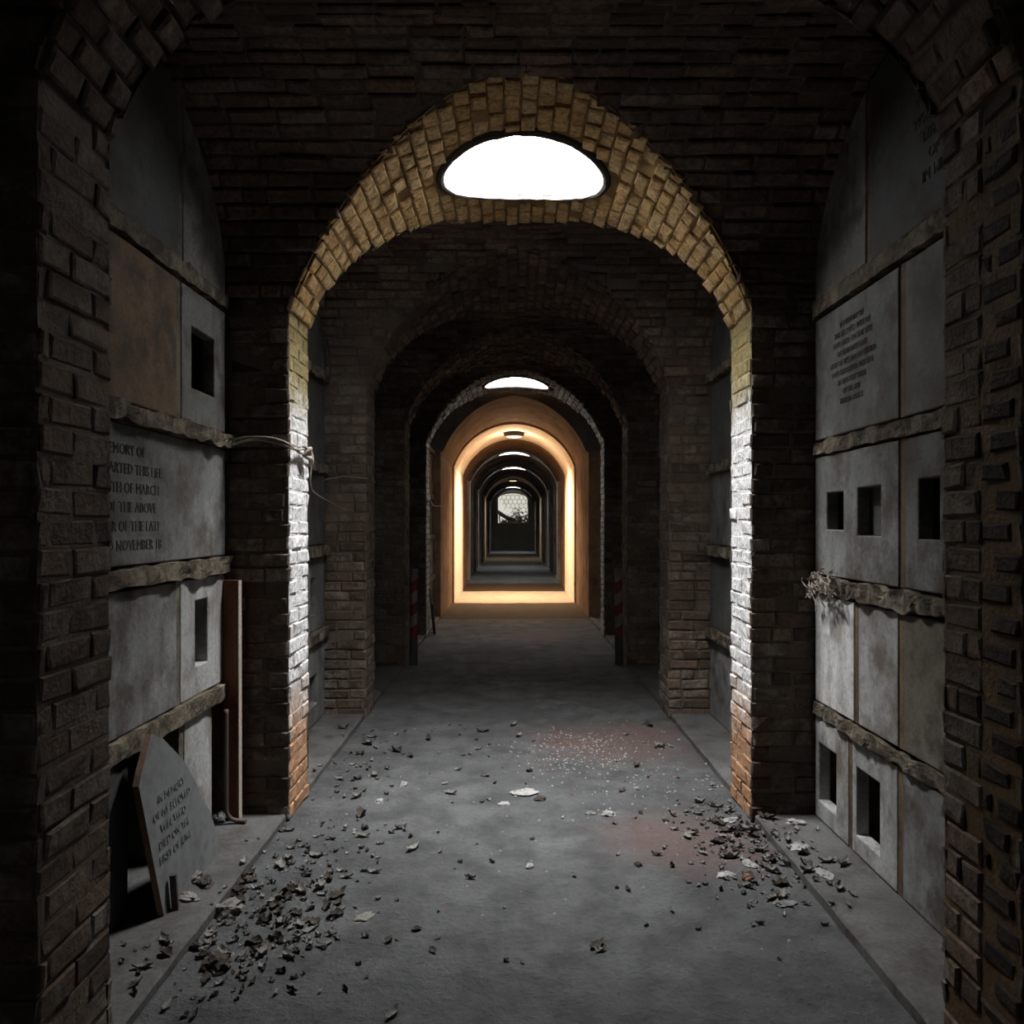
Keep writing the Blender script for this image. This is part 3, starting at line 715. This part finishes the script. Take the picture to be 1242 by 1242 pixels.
# rope round the left pier
def rope_curve(pts, sub=6):
    out = []
    for i in range(len(pts)-1):
        p0, p1, p2, p3 = (Vector(pts[max(0, i-1)]), Vector(pts[i]), Vector(pts[i+1]), Vector(pts[min(len(pts)-1, i+2)]))
        for k in range(sub):
            t = k/sub; out.append(.5*((2*p1)+(-p0+p2)*t+(2*p0-5*p1+4*p2-p3)*t*t+(-p0+3*p1-3*p2+p3)*t**3))
    return out+[Vector(pts[-1])]
rp = thing('rope', (-1.17, 3.97, 1.92), 'old rope tied round the left limewashed jamb with a knot', 'rope')
def rope(name, pts, r):
    mb = MB(); mb.tube([p-Vector((-1.17, 3.97, 1.92)) for p in rope_curve(pts)], r, 7); mb.build(name, M_ROPE, rp, smooth=True)
rope('strand', [(-1.49, 3.955, 1.925), (-1.40, 3.965, 1.955), (-1.28, 3.965, 1.955), (-1.20, 3.966, 1.935), (-1.155, 3.99, 1.905), (-1.152, 4.10, 1.89), (-1.155, 4.25, 1.90)], .007)
rope('strand', [(-1.49, 3.95, 1.905), (-1.36, 3.962, 1.945), (-1.24, 3.964, 1.93), (-1.17, 3.972, 1.905), (-1.145, 4.02, 1.90), (-1.15, 4.16, 1.915), (-1.155, 4.28, 1.90)], .007)
rope('knot', [(-1.15, 4.16, 1.93), (-1.13, 4.20, 1.91), (-1.145, 4.24, 1.885), (-1.13, 4.22, 1.87), (-1.15, 4.17, 1.885), (-1.125, 4.19, 1.92), (-1.14, 4.25, 1.915), (-1.135, 4.27, 1.86), (-1.15, 4.28, 1.84)], .012)
rope('loose_end', [(-1.155, 4.30, 1.90), (-1.16, 4.36, 1.86), (-1.18, 4.42, 1.74), (-1.26, 4.9, 1.70), (-1.36, 6.06, 1.64)], .0035)
def cable(pts, r, label, m=M_IRON):
    p0 = Vector(pts[0]); mb = MB(); mb.tube([p-p0 for p in rope_curve(pts)], r, 6); o = mb.build('cable', m, smooth=True); o.location = p0
    return tag(o, label, 'cable')
cable([(-1.50, 6.065, 1.86), (-1.35, 6.06, 1.885), (-1.22, 6.06, 1.875), (-1.17, 6.09, 1.87)], .006, 'thin wire running across the dark pier of the third arch', M_ROPE)
cable([(-1.16, 10.40, 1.82), (-1.15, 10.6, 1.86), (-1.17, 10.80, 1.84), (-1.19, 11.5, 1.78), (-1.16, 12.4, 1.80)], .010, 'slack wire strung from the second skylight jamb towards the orange arch', M_ROPE)

# striped barrier posts
def barrier_post(x, y, tilt, label):
    r = thing('barrier_post', (x, y, 0), label, 'post', 'striped barrier posts', rot=(0, tilt, .2))
    mb = MB(); mb.tube([(0, 0, 0), (0, 0, .02), (0, 0, .30)], .046, 14); mb.build('base_sleeve', M_LAMP, r)
    for k in range(6):
        mb = MB(); z0 = .30+k*.122
        vs = []; fs = []; sg = 14
        for q in range(2):
            for a in range(sg):
                th = 2*PI*a/sg; vs.append((.041*math.cos(th), .041*math.sin(th), z0+.122*q+(.028*math.cos(th) if 0 < k+q < 6 else 0)))
        fs = [(a, (a+1) % sg, sg+(a+1) % sg, sg+a) for a in range(sg)]
        if k == 5: fs.append(tuple(sg+a for a in range(sg)))
        mb.add(vs, fs); mb.build('red_band' if k % 2 == 0 else 'white_band', M_RED if k % 2 == 0 else M_WPAINT, r)
barrier_post(-1.105, 8.42, .01, 'red and white striped barrier post at the left side of the corridor')
barrier_post(1.112, 8.42, -.01, 'red and white striped barrier post at the right side of the corridor')
# boards leaning beyond the second skylight
for k, (x, y, h, wd_, t, lb) in enumerate(((-1.165, 10.95, .62, .11, .10, 'taller dark board leaning on the left wall below the second skylight'), (-1.13, 10.72, .42, .08, .07, 'shorter dark board leaning in front of the taller one below the second skylight'))):
    mb = MB(); mb.box(-.012, .012, -wd_/2, wd_/2, 0, h); o = mb.build('leaning_board', M_DARKWOOD, bevel=.003)
    o.location = (x+.03, y, .002); o.rotation_euler = (math.radians(4), -t, math.radians(4)); tag(o, lb, 'board')

# bulkhead lamps
def lamp(y, label, sc_=1.0):
    r = thing('bulkhead_lamp', (0, y, 3.46 if y > 20 else 3.42), label, 'lamp', 'warm bulkhead lamps in the vault')
    mb = MB(); n = 24
    def disc(prof):
        vs = [(rr*math.cos(2*PI*k/n), rr*.6*math.sin(2*PI*k/n), z) for rr, z in prof for k in range(n)]
        return vs, [(q*n+k, q*n+(k+1) % n, (q+1)*n+(k+1) % n, (q+1)*n+k) for q in range(len(prof)-1) for k in range(n)]
    vs, fs = disc([(.02, .03), (.20, .03), (.215, -.01), (.21, -.085), (.17, -.095), (.02, -.096)]); mb.add(vs, fs); mb.build('housing', M_LAMP, r)
    mb = MB(); vs, fs = disc([(.16, -.097), (.15, -.11), (.09, -.12), (.01, -.122)]); mb.add(vs, fs); mb.build('lamp_glass', M_LAMPGLASS, r, smooth=True)
    mb = MB()
    for k in range(4):
        a = PI*k/4; mb.tube([(math.cos(a)*.165*math.cos(t), math.sin(a)*.10*math.cos(t), -.067-.064*math.sin(t)) for t in [PI*q/12 for q in range(13)]], .006, 5)
    mb.build('wire_guard', M_LAMP, r)
M_LAMPGLASS = bpy.data.materials.new('glowing_lamp_glass'); M_LAMPGLASS.use_nodes = True
_b = M_LAMPGLASS.node_tree.nodes['Principled BSDF']; _b.inputs['Emission Color'].default_value = (1, .7, .42, 1); _b.inputs['Emission Strength'].default_value = 2.0
lamp(LAMP_Y, 'caged lamp on the crown of the orange lit arch'); lamp(33.7, 'small caged lamp on the crown of the pinkish deep arch')

# ------------------------------------------------------------------ litter and rubble
def leaf_mesh(seed, m):
    random.seed(seed); mb = MB(); nu, nv = 7, 4; L_, W_ = rnd(.05, .085), rnd(.022, .042); cu, ro, tw = rnd(.5, 1.4), rnd(.6, 1.6), rnd(-.6, .6)
    def pt(u, v):
        x = (u-.5)*L_; wv = W_*(math.sin(PI*min(.98, max(.04, u)))**.7)*(1+.25*math.sin(u*19+seed)); q = (v-.5)*2
        y = q*wv*.5; z = (q*q)*wv*.45*ro+(u-.5)**2*L_*cu+tw*(u-.5)*y*6+.004*math.sin(u*11+v*7+seed)
        return (x, y, z)
    mb.grid(pt, nu, nv)
    zmin = min(p[2] for p in mb.v); mb.v = [(x, y, z-zmin) for x, y, z in mb.v]
    return mb
leaf_protos = []
for k in range(8):
    mb = leaf_mesh(100+k, None); me = bpy.data.meshes.new('leaf'); me.from_pydata(mb.v, [], mb.f); me.materials.append(M_LEAFA if k % 2 else M_LEAFB)
    me.polygons.foreach_set('use_smooth', [True]*len(mb.f)); leaf_protos.append((me, mb))
random.seed(21)
def floor_z(x, y): return noise.noise(Vector((x*1.3, y*1.3, 0)))*.010+noise.noise(Vector((x*4, y*4, 3)))*.004-.006
def gz(x, y): return KZ if abs(x) > 1.205 and 2.2 < y < 12.4 and not any(a-.02 < y < b+.02 for a, b in ARCHES) else floor_z(x, y)
ZONES = [ # label, group, centre-line sampler, individuals, stuff pieces
    ('dry curled leaf in the litter strip along the left kerb', 'dry leaves on the left', 60, 330, lambda: (random.gauss(-1.0, .2), random.triangular(2.35, 4.2, 2.9))),
    ('dry curled leaf in the litter below the right brick pier', 'dry leaves on the right', 46, 240, lambda: (random.gauss(1.1, .19), random.triangular(2.9, 4.4, 3.9))),
    ('dry leaf on the open floor between the limewashed jambs', 'dry leaves in mid floor', 22, 90, lambda: (rnd(-1.05, 1.1), rnd(2.7, 6.0))),
    ('dry leaf against the kerb behind the left limewashed jamb', 'dry leaves behind the left jamb', 14, 70, lambda: (random.gauss(-1.0, .12), rnd(4.3, 5.8)))]
def inside(x, y):
    if abs(x) > 1.44: return False
    if abs(x) > 1.15 and any(a-.05 < y < b+.05 for a, b in ARCHES): return False
    if x < -1.22 and 2.8 < y < 3.6: return False
    return True
for lb, gp, ni, ns, f in ZONES:
    k = 0
    while k < ni:
        x, y = f()
        if not inside(x, y): continue
        o = link('dry_leaf', random.choice(leaf_protos)[0]); s_ = rnd(.7, 1.25); o.scale = (s_, s_, s_*rnd(.6, 1.0))
        o.location = (x, y, gz(x, y)-.0015); o.rotation_euler = (rnd(-.1, .1), rnd(-.1, .1), rnd(0, 6.28)); tag(o, lb, 'leaf', gp); k += 1
    mb = MB(); k = 0
    while k < ns:
        x, y = f()
        if not inside(x, y): continue
        pm = random.choice(leaf_protos)[1]; s_ = rnd(.2, .6); mb.m = random.randint(0, 2)
        M_ = Matrix.Translation((x, y, gz(x, y)-.001)) @ Matrix.Rotation(rnd(0, 6.28), 4, 'Z') @ Matrix.Rotation(rnd(-.15, .15), 4, 'X') @ Matrix.Scale(s_, 4)
        mb.add([M_ @ Vector(p) for p in pm.v], pm.f); k += 1
    o = mb.build('leaf_litter', [M_LEAFA, M_LEAFB, M_CHIP]); o['kind'] = 'stuff'
    tag(o, 'fine crumbled '+lb.replace('dry curled leaf', 'leaf bits').replace('dry leaf', 'leaf bits'), 'leaf litter')
def chunk_mesh(seed, sx, sy, sz, m, sub=3, jag=.55):
    bm = bmesh.new(); bmesh.ops.create_icosphere(bm, subdivisions=sub, radius=1)
    for v in bm.verts:
        d = 1+jag*noise.noise(v.co*1.7+Vector((seed, seed*2.3, 1)))+jag*.6*noise.noise(v.co*4+Vector((1, seed, 2)))+jag*.3*noise.noise(v.co*9+Vector((3, 1, seed)))
        v.co = Vector((v.co.x*sx*d, v.co.y*sy*d, max(-.45, v.co.z*d)*sz))
    zm = min(v.co.z for v in bm.verts)
    for v in bm.verts: v.co.z -= zm
    me = bpy.data.meshes.new('chunk'); bm.to_mesh(me); bm.free(); me.materials.append(m); return me
def rubble(name, px, py, sx, sy, sz, m, label, cat='rubble', rz=None, z=None):
    d = F*CAMZ/(py-635); x = CAMX+(px-621)*d/F
    k_ = .85 if 'plaster' in name else 1
    o = link(name, chunk_mesh(px*.37+py*.11, sx*k_, sy*k_, sz*(.7 if k_ < 1 else 1), m)); o.location = (x, d, (gz(x, d) if z is None else z)-.003); o.rotation_euler.z = rnd(0, 6) if rz is None else rz
    return tag(o, label, cat)
rubble('plaster_chunk', 636, 962, .085, .05, .022, M_CHIP, 'large white plaster chunk lying in the middle of the floor', rz=.2)
rubble('plaster_chunk', 612, 975, .04, .03, .010, M_CHIP, 'small pale plaster flake just left of the big white chunk')
rubble('stone', 655, 970, .03, .022, .016, M_LEAFB, 'dark stone touching the right side of big white plaster chunk')
rubble('stone', 864, 953, .022, .02, .02, M_SLAB, 'rounded grey pebble left of the right limewashed jamb foot')
rubble('stone', 643, 1048, .022, .016, .012, M_CHIP, 'pale pebble alone in front of the big plaster chunk')
rubble('stone', 774, 1049, .018, .014, .012, M_LEAFB, 'dark pebble alone on the right of the floor')
rubble('plaster_chunk', 738, 988, .05, .035, .018, M_CHIP, 'pale plaster piece at the edge of the reddish dust streak')
rubble('plaster_chunk', 716, 987, .03, .024, .014, M_GREY, 'grey plaster piece just left of the reddish dust streak')
rubble('plaster_chunk', 880, 1060, .05, .03, .014, M_CHIP, 'flat white plaster flake near the right kerb')
rubble('brick_fragment', 905, 1064, .022, .018, .016, M_BRK, 'small dark red brick chip near the right kerb')
rubble('plaster_chunk', 908, 1046, .05, .03, .016, M_CHIP, 'white plaster flake behind the small red brick chip')
rubble('plaster_chunk', 950, 1093, .05, .035, .016, M_GREY, 'grey plaster flake against the right kerb edge')
rubble('plaster_chunk', 885, 995, .06, .03, .02, M_CHIP, 'pale plaster rubble at the foot of right limewashed jamb')
rubble('plaster_chunk', 970, 1037, .06, .04, .014, M_CHIP, 'white flake on the right kerb slab')
rubble('plaster_chunk', 965, 1007, .05, .035, .02, M_CHIP, 'pale debris on right kerb slab by the brick pier')
rubble('plaster_chunk', 1000, 1070, .06, .03, .012, M_CHIP, 'flat pale flake on right kerb slab, nearer the camera')
rubble('stone', 268, 1003, .045, .035, .035, M_SLAB, 'rounded pale stone at the foot of timber post')
rubble('plaster_chunk', 236, 1078, .05, .035, .035, M_GREY, 'grey lump at the foot of leaning slab, upper one')
rubble('plaster_chunk', 250, 1082, .06, .03, .028, M_LEAFB, 'dark rubble lump against the foot of leaning slab')
rubble('plaster_chunk', 228, 1100, .06, .03, .022, M_LEAFA, 'flat dusty rubble in front of the leaning slab foot')
rubble('plaster_chunk', 277, 1106, .065, .05, .05, M_LEAFA, 'large dusty lump among leaves on the left floor')
rubble('plaster_chunk', 288, 1082, .045, .03, .03, M_LEAFB, 'dark lump behind the large dusty lump on left')
rubble('plaster_chunk', 302, 1067, .035, .025, .022, M_LEAFB, 'small dark lump farther along the left litter strip')
rubble('brick_fragment', 262, 1172, .05, .04, .03, M_LEAFB, 'dark brick fragment on the near left floor')
rubble('stone', 490, 951, .03, .02, .014, M_CHIP, 'pale flat stone on the floor right of the left jamb foot')
rubble('stone', 460, 971, .03, .02, .014, M_CHIP, 'pale flat stone, nearest the left jamb foot')
rubble('plaster_chunk', 440, 1112, .05, .03, .012, M_LEAFA, 'flat grey flake on left part of the open floor')
# plaster grit over the reddish dust
random.seed(5); mb = MB()
for k in range(900):
    x, y = random.gauss(.42, .22), random.gauss(5.25, .28)
    if k > 600: x, y = random.gauss(.75, .25), random.gauss(4.6, .35)
    if k > 780: x, y = rnd(-1.1, 1.15), rnd(2.6, 6)
    r = rnd(.003, .011); mb.m = 0 if random.random() < .7 else 1
    a = rnd(0, 6.28); c, q = math.cos(a)*r, math.sin(a)*r; z = floor_z(x, y)-.001
    mb.add([(x-c, y-q, z), (x+q, y-c, z), (x+c, y+q, z), (x-q, y+c, z), (x+rnd(-.3, .3)*r, y, z+r*rnd(.6, 1.1))], [(0, 1, 4), (1, 2, 4), (2, 3, 4), (3, 0, 4), (3, 2, 1, 0)])
o = mb.build('plaster_grit', [M_CHIP, M_BRK]); o['kind'] = 'stuff'; tag(o, 'scattered white plaster grit over the reddish dust patch', 'grit')
# tangled roots on the crumbling right ledge
random.seed(9); mb = MB()
for k in range(46):
    y = rnd(3.62, 3.90); p = Vector((1.44+rnd(-.02, .02), y, 1.255+rnd(-.08, .03))); pts = [Vector(p)]
    for q in range(5):
        p = p+Vector((rnd(-.012, .012), rnd(-.03, .03), rnd(-.03, .025))); p.x = min(1.455, p.x); pts.append(Vector(p))
    mb.tube([v-Vector((1.44, 3.9, 1.2)) for v in rope_curve(pts, 3)], .0028, 5)
o = mb.build('dead_roots', M_ROPE); o.location = (1.44, 3.9, 1.2); o['kind'] = 'stuff'; tag(o, 'tangle of dead roots on crumbling ledge by the right brick pier', 'roots')

# ------------------------------------------------------------------ outside the end window
random.seed(31)
lg = thing('fallen_branch', (-.55, YEND+.9, 1.75), 'thick dark branch slanting outside the end window', 'branch')
mb = MB(); mb.tube([(-.45, 0, .55), (-.1, .05, .30), (.35, .1, .02), (.75, .1, -.12)], [.10, .12, .12, .09], 9); mb.build('stem', M_LOG, lg)
mb = MB(); mb.tube([(-.2, .05, .42), (-.25, .1, .1), (-.15, .1, -.3)], [.05, .04, .03], 7); mb.build('twig', M_LOG, lg)
def bush(x, h, wd_, n, label):
    r = thing('bramble', (x, YEND+.75, 1.0), label, 'shrub', 'shrubs outside the end window')
    st = MB(); lf = MB()
    for k in range(n):
        p = Vector((rnd(-wd_, wd_), rnd(-.15, .3), 0)); pts = [Vector(p)]; dx = rnd(-.08, .08); top = h*rnd(.4, 1)
        for q in range(6):
            p = p+Vector((dx+rnd(-.04, .04), rnd(-.03, .03), top/6)); pts.append(Vector(p))
            for _ in range(4):
                c = p+Vector((rnd(-.09, .09), rnd(-.06, .06), rnd(-.1, .1))); s_ = rnd(.03, .07); a = rnd(0, 6.28)
                u = Vector((math.cos(a), rnd(-.4, .4), math.sin(a)))*s_; v = Vector((-math.sin(a), rnd(-.4, .4), math.cos(a)))*s_*.55
                lf.add([c-u, c+v, c+u*1.1, c-v], [(0, 1, 2, 3)])
        st.tube(pts, .008, 5)
    st.build('stems', M_STEM, r); lf.build('foliage', M_LEAFG, r)
bush(.08, .95, .20, 22, 'low dark bramble in the middle of the end window')
bush(.62, 1.35, .24, 24, 'taller bramble at the right side of end window')
bush(-.50, .70, .28, 24, 'low bramble under the branch at the left side of end window')
mb = MB(); mb.box(-3, 3, YEND+.3, YEND+6, .8, 1.0)
o = mb.build('garden_bank', M_LEAFG); struct(o); o.name = 'floor_outside'
